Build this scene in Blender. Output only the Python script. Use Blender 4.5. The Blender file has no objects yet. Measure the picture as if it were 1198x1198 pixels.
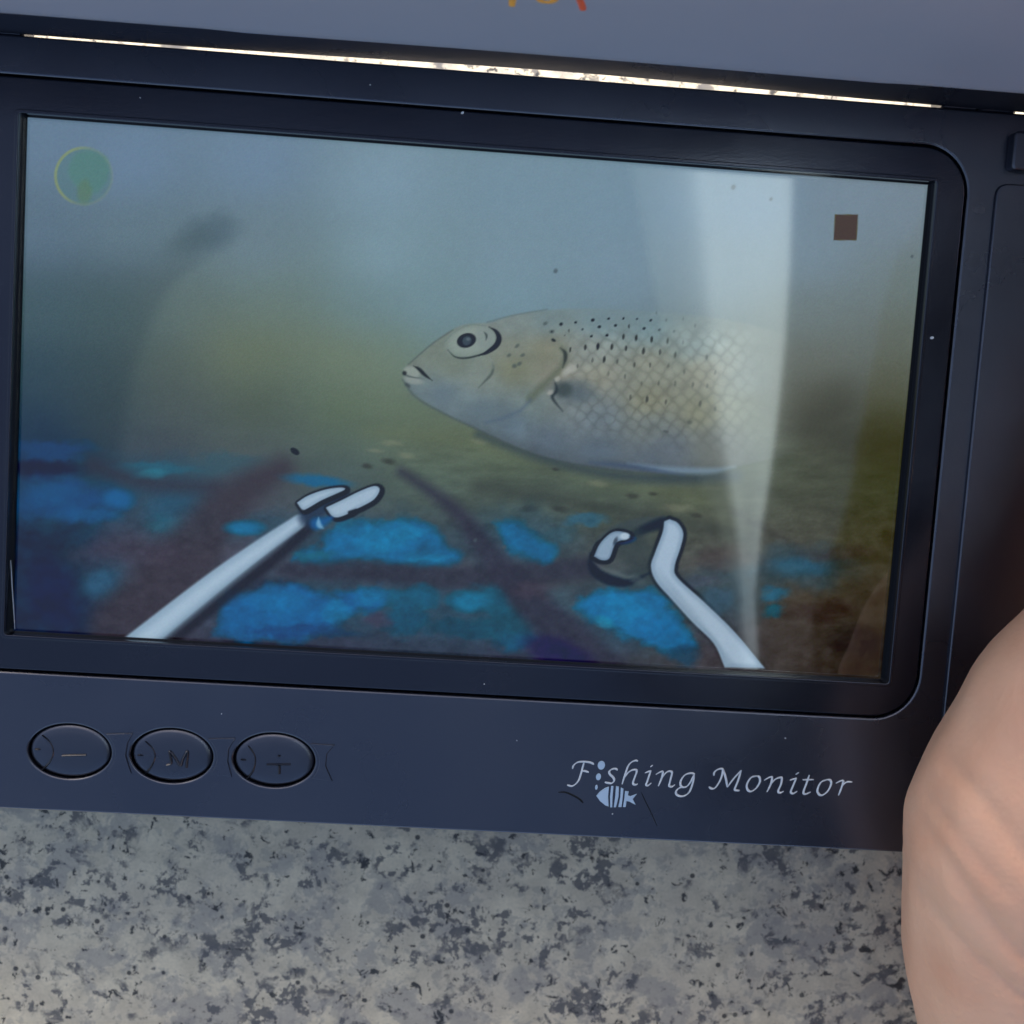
import bpy, bmesh, math, random
import numpy as np
from mathutils import Vector, Matrix

LETTERS = [('F', [[(22.26, -62.6), (22.4, -62.0), (22.94, -61.46), (23.73, -61.23), (24.65, -61.22), (25.46, -61.32), (26.01, -61.58)], [(24.24, -61.32), (24.04, -62.38), (23.79, -63.69), (23.51, -64.65), (22.99, -65.38), (22.33, -65.77), (21.51, -65.62)], [(23.85, -62.96), (24.42, -62.9), (25.19, -63.08)]]), ('s', [[(30.31, -62.41), (29.9, -62.19), (29.22, -62.35), (28.86, -62.79), (29.06, -63.3), (29.68, -63.85), (29.83, -64.43), (29.41, -64.88), (28.71, -64.85), (28.17, -64.76)]]), ('h', [[(33.82, -60.57), (33.35, -60.53), (32.68, -60.87), (32.16, -61.6), (31.8, -62.92), (31.33, -64.94)], [(31.63, -63.75), (32.25, -62.77), (33.02, -62.26), (33.66, -62.23), (33.75, -62.7), (33.38, -64.01), (33.28, -64.72), (33.68, -64.94), (34.13, -64.73)]]), ('i', [[(36.15, -61.53), (36.56, -61.16)], [(35.25, -62.69), (36.03, -62.34), (36.22, -62.45), (35.82, -64.12), (35.64, -64.79), (36.0, -64.94), (36.54, -64.44)]]), ('n', [[(37.23, -62.87), (38.0, -62.36), (38.46, -62.38), (38.32, -63.52), (37.85, -64.96)], [(38.12, -63.88), (38.83, -62.66), (39.49, -62.16), (40.07, -62.25), (40.11, -62.72), (39.87, -64.14), (39.81, -64.81), (40.28, -64.95), (40.83, -64.52)]]), ('g', [[(44.25, -62.38), (43.44, -62.3), (42.43, -62.71), (41.82, -63.81), (41.88, -64.63), (42.37, -64.96), (43.05, -64.69), (43.67, -63.71), (44.04, -62.63)], [(44.14, -62.43), (44.03, -63.93), (43.59, -65.61), (42.84, -66.4), (42.04, -66.63), (41.33, -66.39), (41.1, -65.85), (41.47, -65.24), (42.14, -64.92)]]), ('M', [[(47.67, -62.51), (47.75, -61.88), (48.32, -61.35), (49.17, -61.26), (49.14, -62.43), (48.75, -63.7), (48.1, -64.73), (47.51, -64.94), (46.94, -64.62)], [(49.29, -61.3), (49.93, -63.02), (50.29, -64.5)], [(50.29, -64.5), (51.27, -62.94), (52.55, -61.26)], [(52.55, -61.26), (52.15, -63.15), (51.67, -64.8), (52.06, -65.03), (52.55, -65.0)]]), ('o', [[(55.51, -62.17), (54.43, -62.53), (53.8, -63.81), (54.01, -64.8), (54.65, -65.07), (55.57, -64.35), (56.09, -63.19), (55.95, -62.4), (55.51, -62.17)]]), ('n', [[(56.8, -62.91), (57.74, -62.31), (58.23, -62.33), (58.09, -63.59), (57.53, -65.0)], [(57.87, -63.85), (58.75, -62.68), (59.58, -62.26), (60.01, -62.36), (59.94, -63.49), (59.55, -64.76), (59.95, -65.05), (60.54, -64.71)]]), ('i', [[(62.43, -61.54), (62.98, -61.13)], [(61.47, -62.66), (62.42, -62.31), (62.55, -62.4), (62.17, -63.63), (61.85, -64.77), (62.3, -65.07), (62.99, -64.59)]]), ('t', [[(64.94, -61.48), (64.58, -63.0), (64.16, -64.65), (64.52, -65.06), (65.47, -64.58)], [(63.79, -62.44), (65.76, -62.31)]]), ('o', [[(68.22, -62.18), (67.16, -62.74), (66.66, -64.14), (66.98, -64.93), (67.62, -65.1), (68.54, -64.3), (69.04, -63.02), (68.85, -62.28), (68.22, -62.18)]]), ('r', [[(69.88, -62.77), (70.71, -62.3), (71.21, -62.35), (70.96, -63.67), (70.58, -64.95)], [(70.93, -63.42), (71.71, -62.5), (72.82, -62.37)]])]
EMBLEM = [[(26.86, -67.3), (27.45, -66.49), (28.32, -65.81), (28.99, -65.51), (28.96, -67.31), (29.19, -69.14), (28.55, -68.94), (27.57, -68.21)], [(29.38, -65.4), (29.79, -65.35), (29.77, -67.27), (29.85, -69.27), (29.5, -69.27), (29.33, -67.29)], [(30.25, -65.35), (30.76, -65.4), (30.85, -67.21), (30.53, -69.19), (30.12, -69.24), (30.25, -67.24)], [(31.14, -65.54), (31.62, -65.75), (31.6, -67.41), (31.5, -69.12), (30.95, -69.15), (31.16, -67.31)], [(31.93, -66.16), (32.58, -66.18), (32.49, -66.94), (32.97, -67.06), (34.09, -66.57), (33.42, -67.55), (34.01, -68.59), (32.88, -68.05), (32.34, -67.96), (32.26, -69.08), (31.78, -69.1), (31.93, -67.39)]]
BUBBLES = [((27.35, -61.67), 0.65, 0.8), ((26.98, -63.81), 0.45, 0.62), ((26.75, -65.73), 0.22, 0.45)]
SCRATCHES = [[(20.04, -67.02), (21.38, -66.99), (23.03, -67.62), (23.99, -68.16), (24.61, -68.76)], [(34.9, -66.29), (35.76, -67.9), (36.83, -69.74), (38.19, -72.29)]]
SYMBOLS = [[[(-67.29, -65.0), (-63.16, -64.67)]], [[(-49.2, -65.77), (-48.38, -65.29), (-48.77, -63.26), (-47.74, -64.39), (-46.8, -65.75), (-46.43, -64.65), (-45.65, -63.09), (-45.74, -66.02)]], [[(-31.77, -64.74), (-27.58, -64.51)], [(-29.9, -63.06), (-29.43, -63.09)], [(-29.56, -64.84), (-29.49, -66.3)]]]
GILLS = [[(-70.9, -61.59), (-69.42, -62.85), (-68.85, -64.54), (-69.47, -66.35), (-70.82, -67.88)], [(-53.05, -61.71), (-51.7, -62.98), (-51.28, -64.47), (-51.94, -66.34), (-53.08, -67.81)], [(-35.17, -61.56), (-34.05, -63.01), (-33.78, -64.46), (-34.22, -66.28), (-35.21, -67.63)]]
EYES = [(-71.6, -64.15), (-53.83, -64.28), (-35.89, -64.14)]
TABS = [[(-60.09, -60.63), (-55.18, -60.26), (-55.99, -62.13), (-56.12, -64.3), (-55.17, -67.49), (-59.86, -67.3)], [(-42.42, -60.54), (-37.37, -60.16), (-38.43, -62.27), (-38.49, -64.44), (-37.69, -67.22), (-42.16, -66.8)], [(-24.62, -60.45), (-19.99, -60.48), (-21.27, -62.17), (-21.37, -64.35), (-20.07, -67.06), (-24.31, -66.74)]]
CREASES = [[(74.74, -38.33), (76.21, -45.07), (79.73, -51.23), (83.69, -56.22), (87.27, -61.26), (94.25, -69.02)], [(73.91, -56.05), (77.49, -62.82), (82.17, -69.59), (88.94, -76.88), (95.74, -82.6)], [(73.18, -65.98), (76.71, -72.15), (81.81, -77.76), (89.7, -83.97), (96.35, -88.09)], [(73.57, -48.68), (76.11, -55.77), (80.69, -62.16), (87.18, -68.78)]]
CANVAS = [[1524.796, 39.84597, 123.1452], [121.1148, -1548.251, 107.0854], [0.04910626, -0.09806315, 0.22421]]
CAM_R = [[0.9969209, 0.0657239, 0.0427679], [-0.0611334, 0.9930075, -0.1009887], [-0.0491063, 0.0980631, 0.9939679]]
CAM_C = [-0.002486, 0.004458, 0.225008]

# ------------------------------------------------------------------ camera, sky, sun, exposure
SC = bpy.context.scene
COL = SC.collection
MM = 0.001
OZ = 0.040                      # height of the display plane above the granite
EXPOSURE = 1.42

cam_d = bpy.data.cameras.new('camera')
cam = bpy.data.objects.new('camera', cam_d); COL.objects.link(cam)
Rm = Matrix(CAM_R).transposed()
cam.matrix_world = Matrix.Translation((CAM_C[0], CAM_C[1], CAM_C[2] + OZ)) @ Rm.to_4x4()
cam_d.sensor_width = 36.0
cam_d.lens = 36.0 * 1500.0 / 1198.0
cam_d.clip_start = 0.01
cam_d.clip_end = 200.0
cam_d.dof.use_dof = True
cam_d.dof.focus_distance = 0.222
cam_d.dof.aperture_fstop = 26.0
SC.camera = cam

SUN_EL, SUN_AZ = math.radians(24), math.radians(-7)      # from behind the open lid
sun_dir = Vector((math.sin(SUN_AZ) * math.cos(SUN_EL), math.cos(SUN_AZ) * math.cos(SUN_EL), math.sin(SUN_EL)))
W = bpy.data.worlds.new('World'); SC.world = W; W.use_nodes = True
wn = W.node_tree.nodes; wl = W.node_tree.links
sky = wn.new('ShaderNodeTexSky'); sky.sky_type = 'NISHITA'; sky.sun_disc = False
sky.sun_elevation = SUN_EL; sky.sun_rotation = SUN_AZ
sky.air_density = 1.0; sky.dust_density = 4.0; sky.ozone_density = 0.6
bg = wn['Background']; bg.inputs['Strength'].default_value = 0.12
wl.new(sky.outputs[0], bg.inputs['Color'])
sl = bpy.data.lights.new('sun', 'SUN'); sl.energy = 5.0; sl.angle = math.radians(0.53); sl.color = (1.0, 0.985, 0.96)
so = bpy.data.objects.new('sun', sl); COL.objects.link(so)
so.rotation_euler = sun_dir.to_track_quat('Z', 'Y').to_euler()
so.location = sun_dir * 2
SC.view_settings.view_transform = 'Standard'; SC.view_settings.look = 'None'
SC.view_settings.exposure = EXPOSURE; SC.view_settings.gamma = 1.0
SC.view_settings.use_curve_mapping = False

# ------------------------------------------------------------------ helpers
def link(o, parent=None):
    COL.objects.link(o)
    if parent is not None: o.parent = parent
    return o
def mesh_obj(name, me, mat, parent=None, smooth=None):
    o = bpy.data.objects.new(name, me)
    me.materials.clear(); me.materials.append(mat)
    if smooth is not None:
        me.polygons.foreach_set('use_smooth', [True] * len(me.polygons))
        if smooth < 180: me.set_sharp_from_angle(angle=math.radians(smooth))
    return link(o, parent)
def pydata(name, v, f, mat, parent=None, smooth=None):
    me = bpy.data.meshes.new(name); me.from_pydata([tuple(p) for p in v], [], f); me.validate(); me.update()
    return mesh_obj(name, me, mat, parent, smooth)
def empty(name, loc=(0, 0, 0)):
    o = bpy.data.objects.new(name, None); o.location = loc; o.empty_display_size = .02
    return link(o)
def tag(o, label, cat, group=None):
    o['label'] = label; o['category'] = cat
    if group: o['group'] = group
def slab(name, loops, z0, z1, bevel, mat, parent=None, segs=3, smooth=40):
    """flat plate cut from closed 2D loops in mm (later loops are holes), rounded edges; z in mm"""
    cu = bpy.data.curves.new(name, 'CURVE'); cu.dimensions = '2D'; cu.fill_mode = 'BOTH'
    cu.extrude = max(1e-6, (z1 - z0) * MM / 2 - bevel * MM); cu.bevel_depth = bevel * MM; cu.bevel_resolution = segs
    cu.offset = -bevel * MM
    for lp in loops:
        s = cu.splines.new('POLY'); s.points.add(len(lp) - 1); s.use_cyclic_u = True
        for q, (x, y) in zip(s.points, lp): q.co = (x * MM, y * MM, 0, 1)
    tmp = bpy.data.objects.new('tmp', cu); COL.objects.link(tmp)
    dg = bpy.context.evaluated_depsgraph_get(); dg.update()
    me = bpy.data.meshes.new_from_object(tmp.evaluated_get(dg))
    bpy.data.objects.remove(tmp); bpy.data.curves.remove(cu)
    me.name = name
    me.transform(Matrix.Translation((0, 0, (z0 + z1) / 2 * MM)))
    return mesh_obj(name, me, mat, parent, smooth)
def rrect(x0, x1, y0, y1, r, n=10):
    out = []
    for cx, cy, a in ((x1 - r, y1 - r, 0), (x0 + r, y1 - r, 90), (x0 + r, y0 + r, 180), (x1 - r, y0 + r, 270)):
        for k in range(n + 1):
            t = math.radians(a + 90 * k / n); out.append((cx + r * math.cos(t), cy + r * math.sin(t)))
    return out
def ellipse(cx, cy, a, b, n=56, rot=0.0):
    c, s = math.cos(rot), math.sin(rot)
    return [(cx + a * math.cos(t) * c - b * math.sin(t) * s, cy + a * math.cos(t) * s + b * math.sin(t) * c)
            for t in (2 * math.pi * k / n for k in range(n))]
def catmull(pts, n=6):
    P = [Vector(p) for p in pts]
    if len(P) < 3: return [P[0].lerp(P[-1], k / n) for k in range(n + 1)]
    Q = [P[0] * 2 - P[1]] + P + [P[-1] * 2 - P[-2]]
    out = []
    for i in range(1, len(Q) - 2):
        a, b, c, d = Q[i - 1:i + 3]
        for k in range(n):
            t = k / n
            out.append(0.5 * ((2 * b) + (c - a) * t + (2 * a - 5 * b + 4 * c - d) * t * t + (3 * b - a - 3 * c + d) * t ** 3))
    return out + [P[-1]]
def pen(strokes, z0, z1, wmin, wmax, nib=math.radians(40), taper=0.55):
    """broad-nib strokes in mm -> raised ribbon with a rounded crown"""
    V, F = [], []
    for st in strokes:
        pts = catmull(st)
        n = len(pts); base = len(V)
        for i, p in enumerate(pts):
            d = (pts[min(i + 1, n - 1)] - pts[max(i - 1, 0)])
            if d.length < 1e-6: d = Vector((1, 0))
            d.normalize(); nr = Vector((-d.y, d.x))
            w = wmin + (wmax - wmin) * abs(math.sin(math.atan2(d.y, d.x) - nib))
            e = min(i, n - 1 - i) / 3.0
            if e < 1: w *= taper + (1 - taper) * e
            for s, z in ((-1, z0), (-.75, z0 + .7 * (z1 - z0)), (0, z1), (.75, z0 + .7 * (z1 - z0)), (1, z0)):
                q = p + nr * (w / 2 * s); V.append((q.x * MM, q.y * MM, z * MM))
        for i in range(n - 1):
            for j in range(4):
                a = base + i * 5 + j; F.append((a, a + 1, a + 6, a + 5))
        F.append(tuple(base + j for j in range(5))); F.append(tuple(base + (n - 1) * 5 + 4 - j for j in range(5)))
    return V, F
def loft_x(profile, xs, fn=None):
    """closed profile [(y,z)] mm swept along X (mm); fn(x,y,z) bends it"""
    V, F = [], []; n = len(profile)
    for x in xs:
        for (y, z) in profile:
            V.append(fn(x, y, z) if fn else (x * MM, y * MM, z * MM))
    for i in range(len(xs) - 1):
        for j in range(n):
            a, b = i * n + j, i * n + (j + 1) % n
            F.append((a, b, b + n, a + n))
    F.append(tuple(range(n))[::-1]); F.append(tuple((len(xs) - 1) * n + j for j in range(n)))
    return V, F
def box(x0, x1, y0, y1, z0, z1, name, mat, parent, bev=0.6):
    bm = bmesh.new(); bmesh.ops.create_cube(bm, size=1.0)
    for v in bm.verts:
        v.co = Vector(((x0 + x1) / 2 + v.co.x * (x1 - x0), (y0 + y1) / 2 + v.co.y * (y1 - y0), (z0 + z1) / 2 + v.co.z * (z1 - z0))) * MM
    if bev: bmesh.ops.bevel(bm, geom=bm.edges[:], offset=bev * MM, segments=2, affect='EDGES', profile=.5)
    me = bpy.data.meshes.new(name); bm.to_mesh(me); bm.free()
    return mesh_obj(name, me, mat, parent, 40)
def cyl_x(x0, x1, y, z, r, name, mat, parent, n=24, bev=.5):
    prof = [(y + r * math.cos(2 * math.pi * k / n), z + r * math.sin(2 * math.pi * k / n)) for k in range(n)]
    V, F = [], []
    rows = [(x0, 1 - bev / r), (x0 + bev, 1), (x1 - bev, 1), (x1, 1 - bev / r)]
    for x, k in rows:
        V += [(x * MM, (y + (a - y) * k) * MM, (z + (b - z) * k) * MM) for a, b in prof]
    for i in range(3):
        for j in range(n):
            a, b = i * n + j, i * n + (j + 1) % n; F.append((a, b, b + n, a + n))
    F += [tuple(range(n))[::-1], tuple(3 * n + j for j in range(n))]
    return pydata(name, V, F, mat, parent, 40)

# ------------------------------------------------------------------ materials
def mat(name):
    m = bpy.data.materials.new(name); m.use_nodes = True
    return m, m.node_tree.nodes, m.node_tree.links, m.node_tree.nodes['Principled BSDF']
def srgb(r, g, b):
    f = lambda c: (c / 255 / 12.92) if c / 255 <= .04045 else ((c / 255 + .055) / 1.055) ** 2.4
    return (f(r), f(g), f(b), 1)
def plastic(name, col, rough=.45, bump=.15, spec=.5, mott=.25, dust=0.0, ior=1.5):
    m, N, L, P = mat(name)
    tc = N.new('ShaderNodeTexCoord')
    n1 = N.new('ShaderNodeTexNoise'); n1.inputs['Scale'].default_value = 2600; n1.inputs['Detail'].default_value = 2
    n2 = N.new('ShaderNodeTexNoise'); n2.inputs['Scale'].default_value = 38; n2.inputs['Detail'].default_value = 5
    n3 = N.new('ShaderNodeTexNoise'); n3.inputs['Scale'].default_value = 420; n3.inputs['Detail'].default_value = 3
    for n in (n1, n2, n3): L.new(tc.outputs['Object'], n.inputs['Vector'])
    bp = N.new('ShaderNodeBump'); bp.inputs['Strength'].default_value = bump; bp.inputs['Distance'].default_value = .00006
    L.new(n1.outputs['Fac'], bp.inputs['Height']); L.new(bp.outputs[0], P.inputs['Normal'])
    mr = N.new('ShaderNodeMapRange'); mr.inputs[1].default_value = .3; mr.inputs[2].default_value = .7
    mr.inputs[3].default_value = rough - .07; mr.inputs[4].default_value = rough + .08
    L.new(n2.outputs['Fac'], mr.inputs[0]); L.new(mr.outputs[0], P.inputs['Roughness'])
    mx = N.new('ShaderNodeMix'); mx.data_type = 'RGBA'
    mx.inputs[6].default_value = tuple(c * (1 - mott) for c in col[:3]) + (1,)
    mx.inputs[7].default_value = tuple(c * (1 + mott) for c in col[:3]) + (1,)
    L.new(n2.outputs['Fac'], mx.inputs[0])
    out = mx.outputs[2]
    if dust:
        cr = N.new('ShaderNodeValToRGB'); cr.color_ramp.elements[0].position = .68; cr.color_ramp.elements[1].position = .80
        cr.color_ramp.elements[1].color = (dust, dust, dust, 1)
        L.new(n3.outputs['Fac'], cr.inputs[0])
        m2 = N.new('ShaderNodeMix'); m2.data_type = 'RGBA'; m2.inputs[7].default_value = (.3, .3, .3, 1)
        L.new(cr.outputs[0], m2.inputs[0]); L.new(out, m2.inputs[6]); out = m2.outputs[2]
    L.new(out, P.inputs['Base Color'])
    P.inputs['Specular IOR Level'].default_value = spec; P.inputs['IOR'].default_value = ior
    if ior > 1.5: P.inputs['Specular Tint'].default_value = (.77, .81, 1.0, 1)
    return m
M_CASE = plastic('case_plastic', (.005, .0055, .0095), .29, .2, 1.0, .2, .03, 1.66)
M_BEZEL = plastic('bezel_plastic', (.003, .0035, .007), .20, .1, .8, .2, .02, 1.52)
M_BTN = plastic('button_rubber', (.005, .0055, .0085), .30, .25, 1.0, .2, .03, 1.62)
M_DARK = plastic('dark_recess', (.012, .012, .014), .6, .1, .3, .2)
M_LID = plastic('lid_plastic', (.27, .29, .38), .55, .1, .3, .05)
M_SILVER = plastic('silver_paint', (.62, .66, .72), .32, .1, .6, .15)
M_EMB = plastic('emblem_paint', (.40, .52, .66), .35, .1, .6, .2)
M_ORANGE = plastic('orange_print', (.80, .36, .03), .45, .1, .4, .1)
M_RED = plastic('red_print', (.72, .09, .02), .45, .1, .4, .1)
M_TEAL = plastic('teal_print', (.10, .34, .45), .45, .1, .4, .1)
M_SCR = plastic('scratch_mark', (.010, .010, .011), .7, .1, .2, .1)
M_DUST = plastic('dust_white', (.75, .75, .75), .8, .1, .2, .1)

def granite():
    m, N, L, P = mat('speckled_granite')
    tc = N.new('ShaderNodeTexCoord')
    def noise(scale, det=4, rough=.55, dist=0.0, off=0):
        mp = N.new('ShaderNodeMapping'); mp.inputs['Location'].default_value = (off, off * 1.7, off * .3)
        L.new(tc.outputs['Object'], mp.inputs[0])
        n = N.new('ShaderNodeTexNoise'); n.inputs['Scale'].default_value = scale; n.inputs['Detail'].default_value = det
        n.inputs['Roughness'].default_value = rough; n.inputs['Distortion'].default_value = dist
        L.new(mp.outputs[0], n.inputs['Vector']); return n.outputs['Fac']
    def ramp(fac, a, b):
        r = N.new('ShaderNodeMapRange'); r.interpolation_type = 'SMOOTHSTEP'
        r.inputs[1].default_value = a; r.inputs[2].default_value = b; L.new(fac, r.inputs[0]); return r.outputs[0]
    def mix(fac, a, b):
        x = N.new('ShaderNodeMix'); x.data_type = 'RGBA'; L.new(fac, x.inputs[0])
        for i, v in ((6, a), (7, b)):
            if isinstance(v, tuple): x.inputs[i].default_value = v
            else: L.new(v, x.inputs[i])
        return x.outputs[2]
    def mul(a, b):
        x = N.new('ShaderNodeMath'); x.operation = 'MULTIPLY'
        for i, v in ((0, a), (1, b)):
            if isinstance(v, float): x.inputs[i].default_value = v
            else: L.new(v, x.inputs[i])
        return x.outputs[0]
    base = mix(ramp(noise(170, 4, .55, .3, 1), .35, .65), (.70, .605, .445, 1), (.56, .482, .355, 1))
    base = mix(mul(ramp(noise(60, 3, .5, .2, 9), .42, .62), .45), base, (.50, .43, .335, 1))
    # grey-blue feldspar grains
    cloud = ramp(noise(92, 8, .72, .3, 2), .515, .565)
    c = mix(mul(cloud, .62), base, (.32, .295, .265, 1))
    cl2 = ramp(noise(240, 6, .7, .3, 12), .54, .58)
    c = mix(mul(cl2, .35), c, (.20, .195, .195, 1))
    # crisp slate flecks gathered round the grains
    gate = ramp(noise(91, 6, .68, .3, 2.0), .44, .54)
    fl = mul(ramp(noise(225, 7, .70, .2, 3), .525, .548), gate)
    c = mix(mul(fl, .84), c, (.068, .069, .080, 1))
    fl2 = ramp(noise(290, 6, .68, .5, 4), .60, .625)
    c = mix(mul(fl2, .95), c, (.022, .023, .026, 1))
    # small black mica dots
    vo = N.new('ShaderNodeTexVoronoi'); vo.inputs['Scale'].default_value = 420; vo.inputs['Randomness'].default_value = 1
    L.new(tc.outputs['Object'], vo.inputs['Vector'])
    inv = N.new('ShaderNodeMapRange'); inv.interpolation_type = 'SMOOTHSTEP'
    inv.inputs[1].default_value = .27; inv.inputs[2].default_value = .20; L.new(vo.outputs['Distance'], inv.inputs[0])
    sep = N.new('ShaderNodeSeparateColor'); L.new(vo.outputs['Color'], sep.inputs[0])
    dots = mul(inv.outputs[0], ramp(sep.outputs[0], .93, .94))
    c = mix(mul(dots, .9), c, (.020, .020, .023, 1))
    fine = ramp(noise(1500, 3, .6, 0, 6), .3, .7)
    c = mix(mul(fine, .16), c, (.16, .155, .15, 1))
    L.new(c, P.inputs['Base Color'])
    P.inputs['Roughness'].default_value = .42; P.inputs['Specular IOR Level'].default_value = .35
    bp = N.new('ShaderNodeBump'); bp.inputs['Strength'].default_value = .2; bp.inputs['Distance'].default_value = .0002
    L.new(noise(520, 4, .6, 0, 8), bp.inputs['Height']); L.new(bp.outputs[0], P.inputs['Normal'])
    return m
M_GRANITE = granite()

def skin():
    m, N, L, P = mat('skin')
    tc = N.new('ShaderNodeTexCoord')
    def nz(s, d=4):
        n = N.new('ShaderNodeTexNoise'); n.inputs['Scale'].default_value = s; n.inputs['Detail'].default_value = d
        L.new(tc.outputs['Object'], n.inputs['Vector']); return n.outputs['Fac']
    x = N.new('ShaderNodeMix'); x.data_type = 'RGBA'
    x.inputs[6].default_value = (.70, .42, .295, 1); x.inputs[7].default_value = (.63, .34, .23, 1)
    mr = N.new('ShaderNodeMapRange'); mr.inputs[1].default_value = .35; mr.inputs[2].default_value = .68; L.new(nz(55, 3), mr.inputs[0])
    L.new(mr.outputs[0], x.inputs[0]); L.new(x.outputs[2], P.inputs['Base Color'])
    P.inputs['Roughness'].default_value = .55; P.inputs['Specular IOR Level'].default_value = .35
    P.inputs['Subsurface Weight'].default_value = .15; P.inputs['Subsurface Radius'].default_value = (.0045, .0018, .0009)
    P.inputs['Subsurface Scale'].default_value = 1.0
    vo = N.new('ShaderNodeTexVoronoi'); vo.inputs['Scale'].default_value = 900; L.new(tc.outputs['Object'], vo.inputs['Vector'])
    bp = N.new('ShaderNodeBump'); bp.inputs['Strength'].default_value = .35; bp.inputs['Distance'].default_value = .0002
    L.new(vo.outputs['Distance'], bp.inputs['Height'])
    b2 = N.new('ShaderNodeBump'); b2.inputs['Strength'].default_value = .3; b2.inputs['Distance'].default_value = .0008
    L.new(nz(120, 4), b2.inputs['Height']); L.new(bp.outputs[0], b2.inputs['Normal']); L.new(b2.outputs[0], P.inputs['Normal'])
    return m
M_SKIN = skin()

# ------------------------------------------------------------------ ground
fl = pydata('granite_ground', [(-30, -30, 0), (30, -30, 0), (30, 30, 0), (-30, 30, 0)], [(0, 1, 2, 3)], M_GRANITE)
fl['kind'] = 'structure'

# ------------------------------------------------------------------ monitor case
mon = empty('fishing_monitor', (0, 0, 0))
tag(mon, 'dark navy portable fishing monitor lying open on speckled granite, showing a fish', 'monitor')
XR = 118.0
hole_btn = [(-66.0, -64.15), (-48.35, -64.0), (-30.5, -63.85)]
case = slab('case_back', [rrect(-XR + .4, XR - .4, -74.6, 56.1, 5)], -40, -1.2, 1.2, M_CASE, mon)
panel_loops = [rrect(-XR, XR, -75, 56.5, 5), rrect(-93.3, 83.3, -50.55, 50.2, 8.2)] + [ellipse(x, y, 7.18, 4.90) for x, y in hole_btn]
panel = slab('front_panel', panel_loops, -1.2, 3.2, .38, M_CASE, mon)
bez = slab('bezel', [rrect(-93.0, 83.0, -50.2, 49.9, 7.9), rrect(-78.0, 78.0, -44.25, 44.25, .5, 3)], -.6, 2.9, .3, M_BEZEL, mon)
# lip round the opening
slab('bezel_lip', [rrect(-78.5, 78.5, -44.75, 44.75, .8, 4), rrect(-77.85, 77.85, -44.1, 44.1, .5, 3)], 2.0, 3.02, .16, M_BEZEL, mon)
# raised side rails
for sx in (-1, 1):
    xa, xb = sorted((sx * (88.0 if sx > 0 else 97.0), sx * 117.2))
    slab('side_rail', [rrect(xa, xb, -74.2, 44.5, 2.0, 5)], 3.0, 4.0, .3, M_CASE, mon)
    xa, xb = sorted((sx * 89.4, sx * 116.4))
    slab('latch_block', [rrect(xa, xb, 46.6, 53.0, .8, 4)], 3.0, 6.0, .45, M_CASE, mon)
    # hinge: knuckle pair, leaf on the case and pin
    xa, xb = sorted((sx * 77.5, sx * 90.5))
    cyl_x(xa, (xa + xb) / 2 - .15, 59.0, 0.2, 3.6, 'hinge_knuckle', M_CASE, mon)
    cyl_x((xa + xb) / 2 + .15, xb, 59.0, 0.2, 3.6, 'hinge_knuckle', M_CASE, mon)
    box(xa + .3, xb - .3, 55.0, 58.6, -4.0, 2.0, 'hinge_leaf', M_CASE, mon)
    cyl_x(xa - .8, xb + .8, 59.0, 0.2, 1.2, 'hinge_pin', M_SILVER, mon, 16, .3)

# buttons: three ovals shaped like little fish
for k, (bx, by) in enumerate(hole_btn):
    n, rings = 56, [(1.0, -.6), (1.0, 2.2), (.985, 2.5), (.95, 2.7), (.85, 2.86), (.6, 3.0), (.3, 3.05)]
    V, F = [], []
    for s, z in rings:
        V += [((bx + 7.0 * s * math.cos(2 * math.pi * i / n)) * MM, (by + 4.72 * s * math.sin(2 * math.pi * i / n)) * MM, z * MM) for i in range(n)]
    for r in range(len(rings) - 1):
        for i in range(n):
            a, b = r * n + i, r * n + (i + 1) % n; F.append((a, b, b + n, a + n))
    F.append(tuple((len(rings) - 1) * n + i for i in range(n))); F.append(tuple(range(n))[::-1])
    bt = pydata('button', V, F, M_BTN, mon, 50)
    bt['label'] = ['oval button with an embossed minus', 'oval button with an embossed M', 'oval button with an embossed plus under a dot'][k]
    V, F = pen(SYMBOLS[k], 2.8, 3.36, .5, .6, 0.0, .9); pydata('symbol', V, F, M_BTN, bt, 60)
    V, F = pen([GILLS[k]], 2.5, 3.16, .45, .55, 0.0, .5); pydata('gill_ridge', V, F, M_BTN, bt, 60)
    ex, ey = EYES[k]
    V, F = pen([[(ex - .45, ey), (ex + .45, ey)]], 2.6, 3.2, .5, .8, 0.0, .6); pydata('eye_bump', V, F, M_BTN, bt, 60)
    # tail between the ovals: low raised tab on the panel, clipped clear of the oval holes
    tb = [(x, y) for x, y in TABS[k]]
    cx = bx
    tb2 = []
    for x, y in tb:
        if ((x - bx) / 7.9) ** 2 + ((y - by) / 5.6) ** 2 < 1:
            x = bx + 7.9 * math.sqrt(max(0, 1 - ((y - by) / 5.6) ** 2))
        tb2.append((x, y))
    top, bot = tb2[0], tb2[-1]
    arc = []
    for i in range(1, 8):
        y = bot[1] + (top[1] - bot[1]) * i / 8
        arc.append((bx + 7.9 * math.sqrt(max(0, 1 - ((y - by) / 5.6) ** 2)), y))
    if k < 2:      # stop short of the next oval
        nx, ny = hole_btn[k + 1]
        fix = []
        for x, y in tb2:
            lim = nx - 7.9 * math.sqrt(max(0, 1 - ((y - ny) / 5.6) ** 2))
            fix.append((min(x, lim), y))
        tb2 = fix
    slab('tail_tab', [tb2 + arc], 2.9, 3.5, .14, M_CASE, panel, 2)

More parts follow.
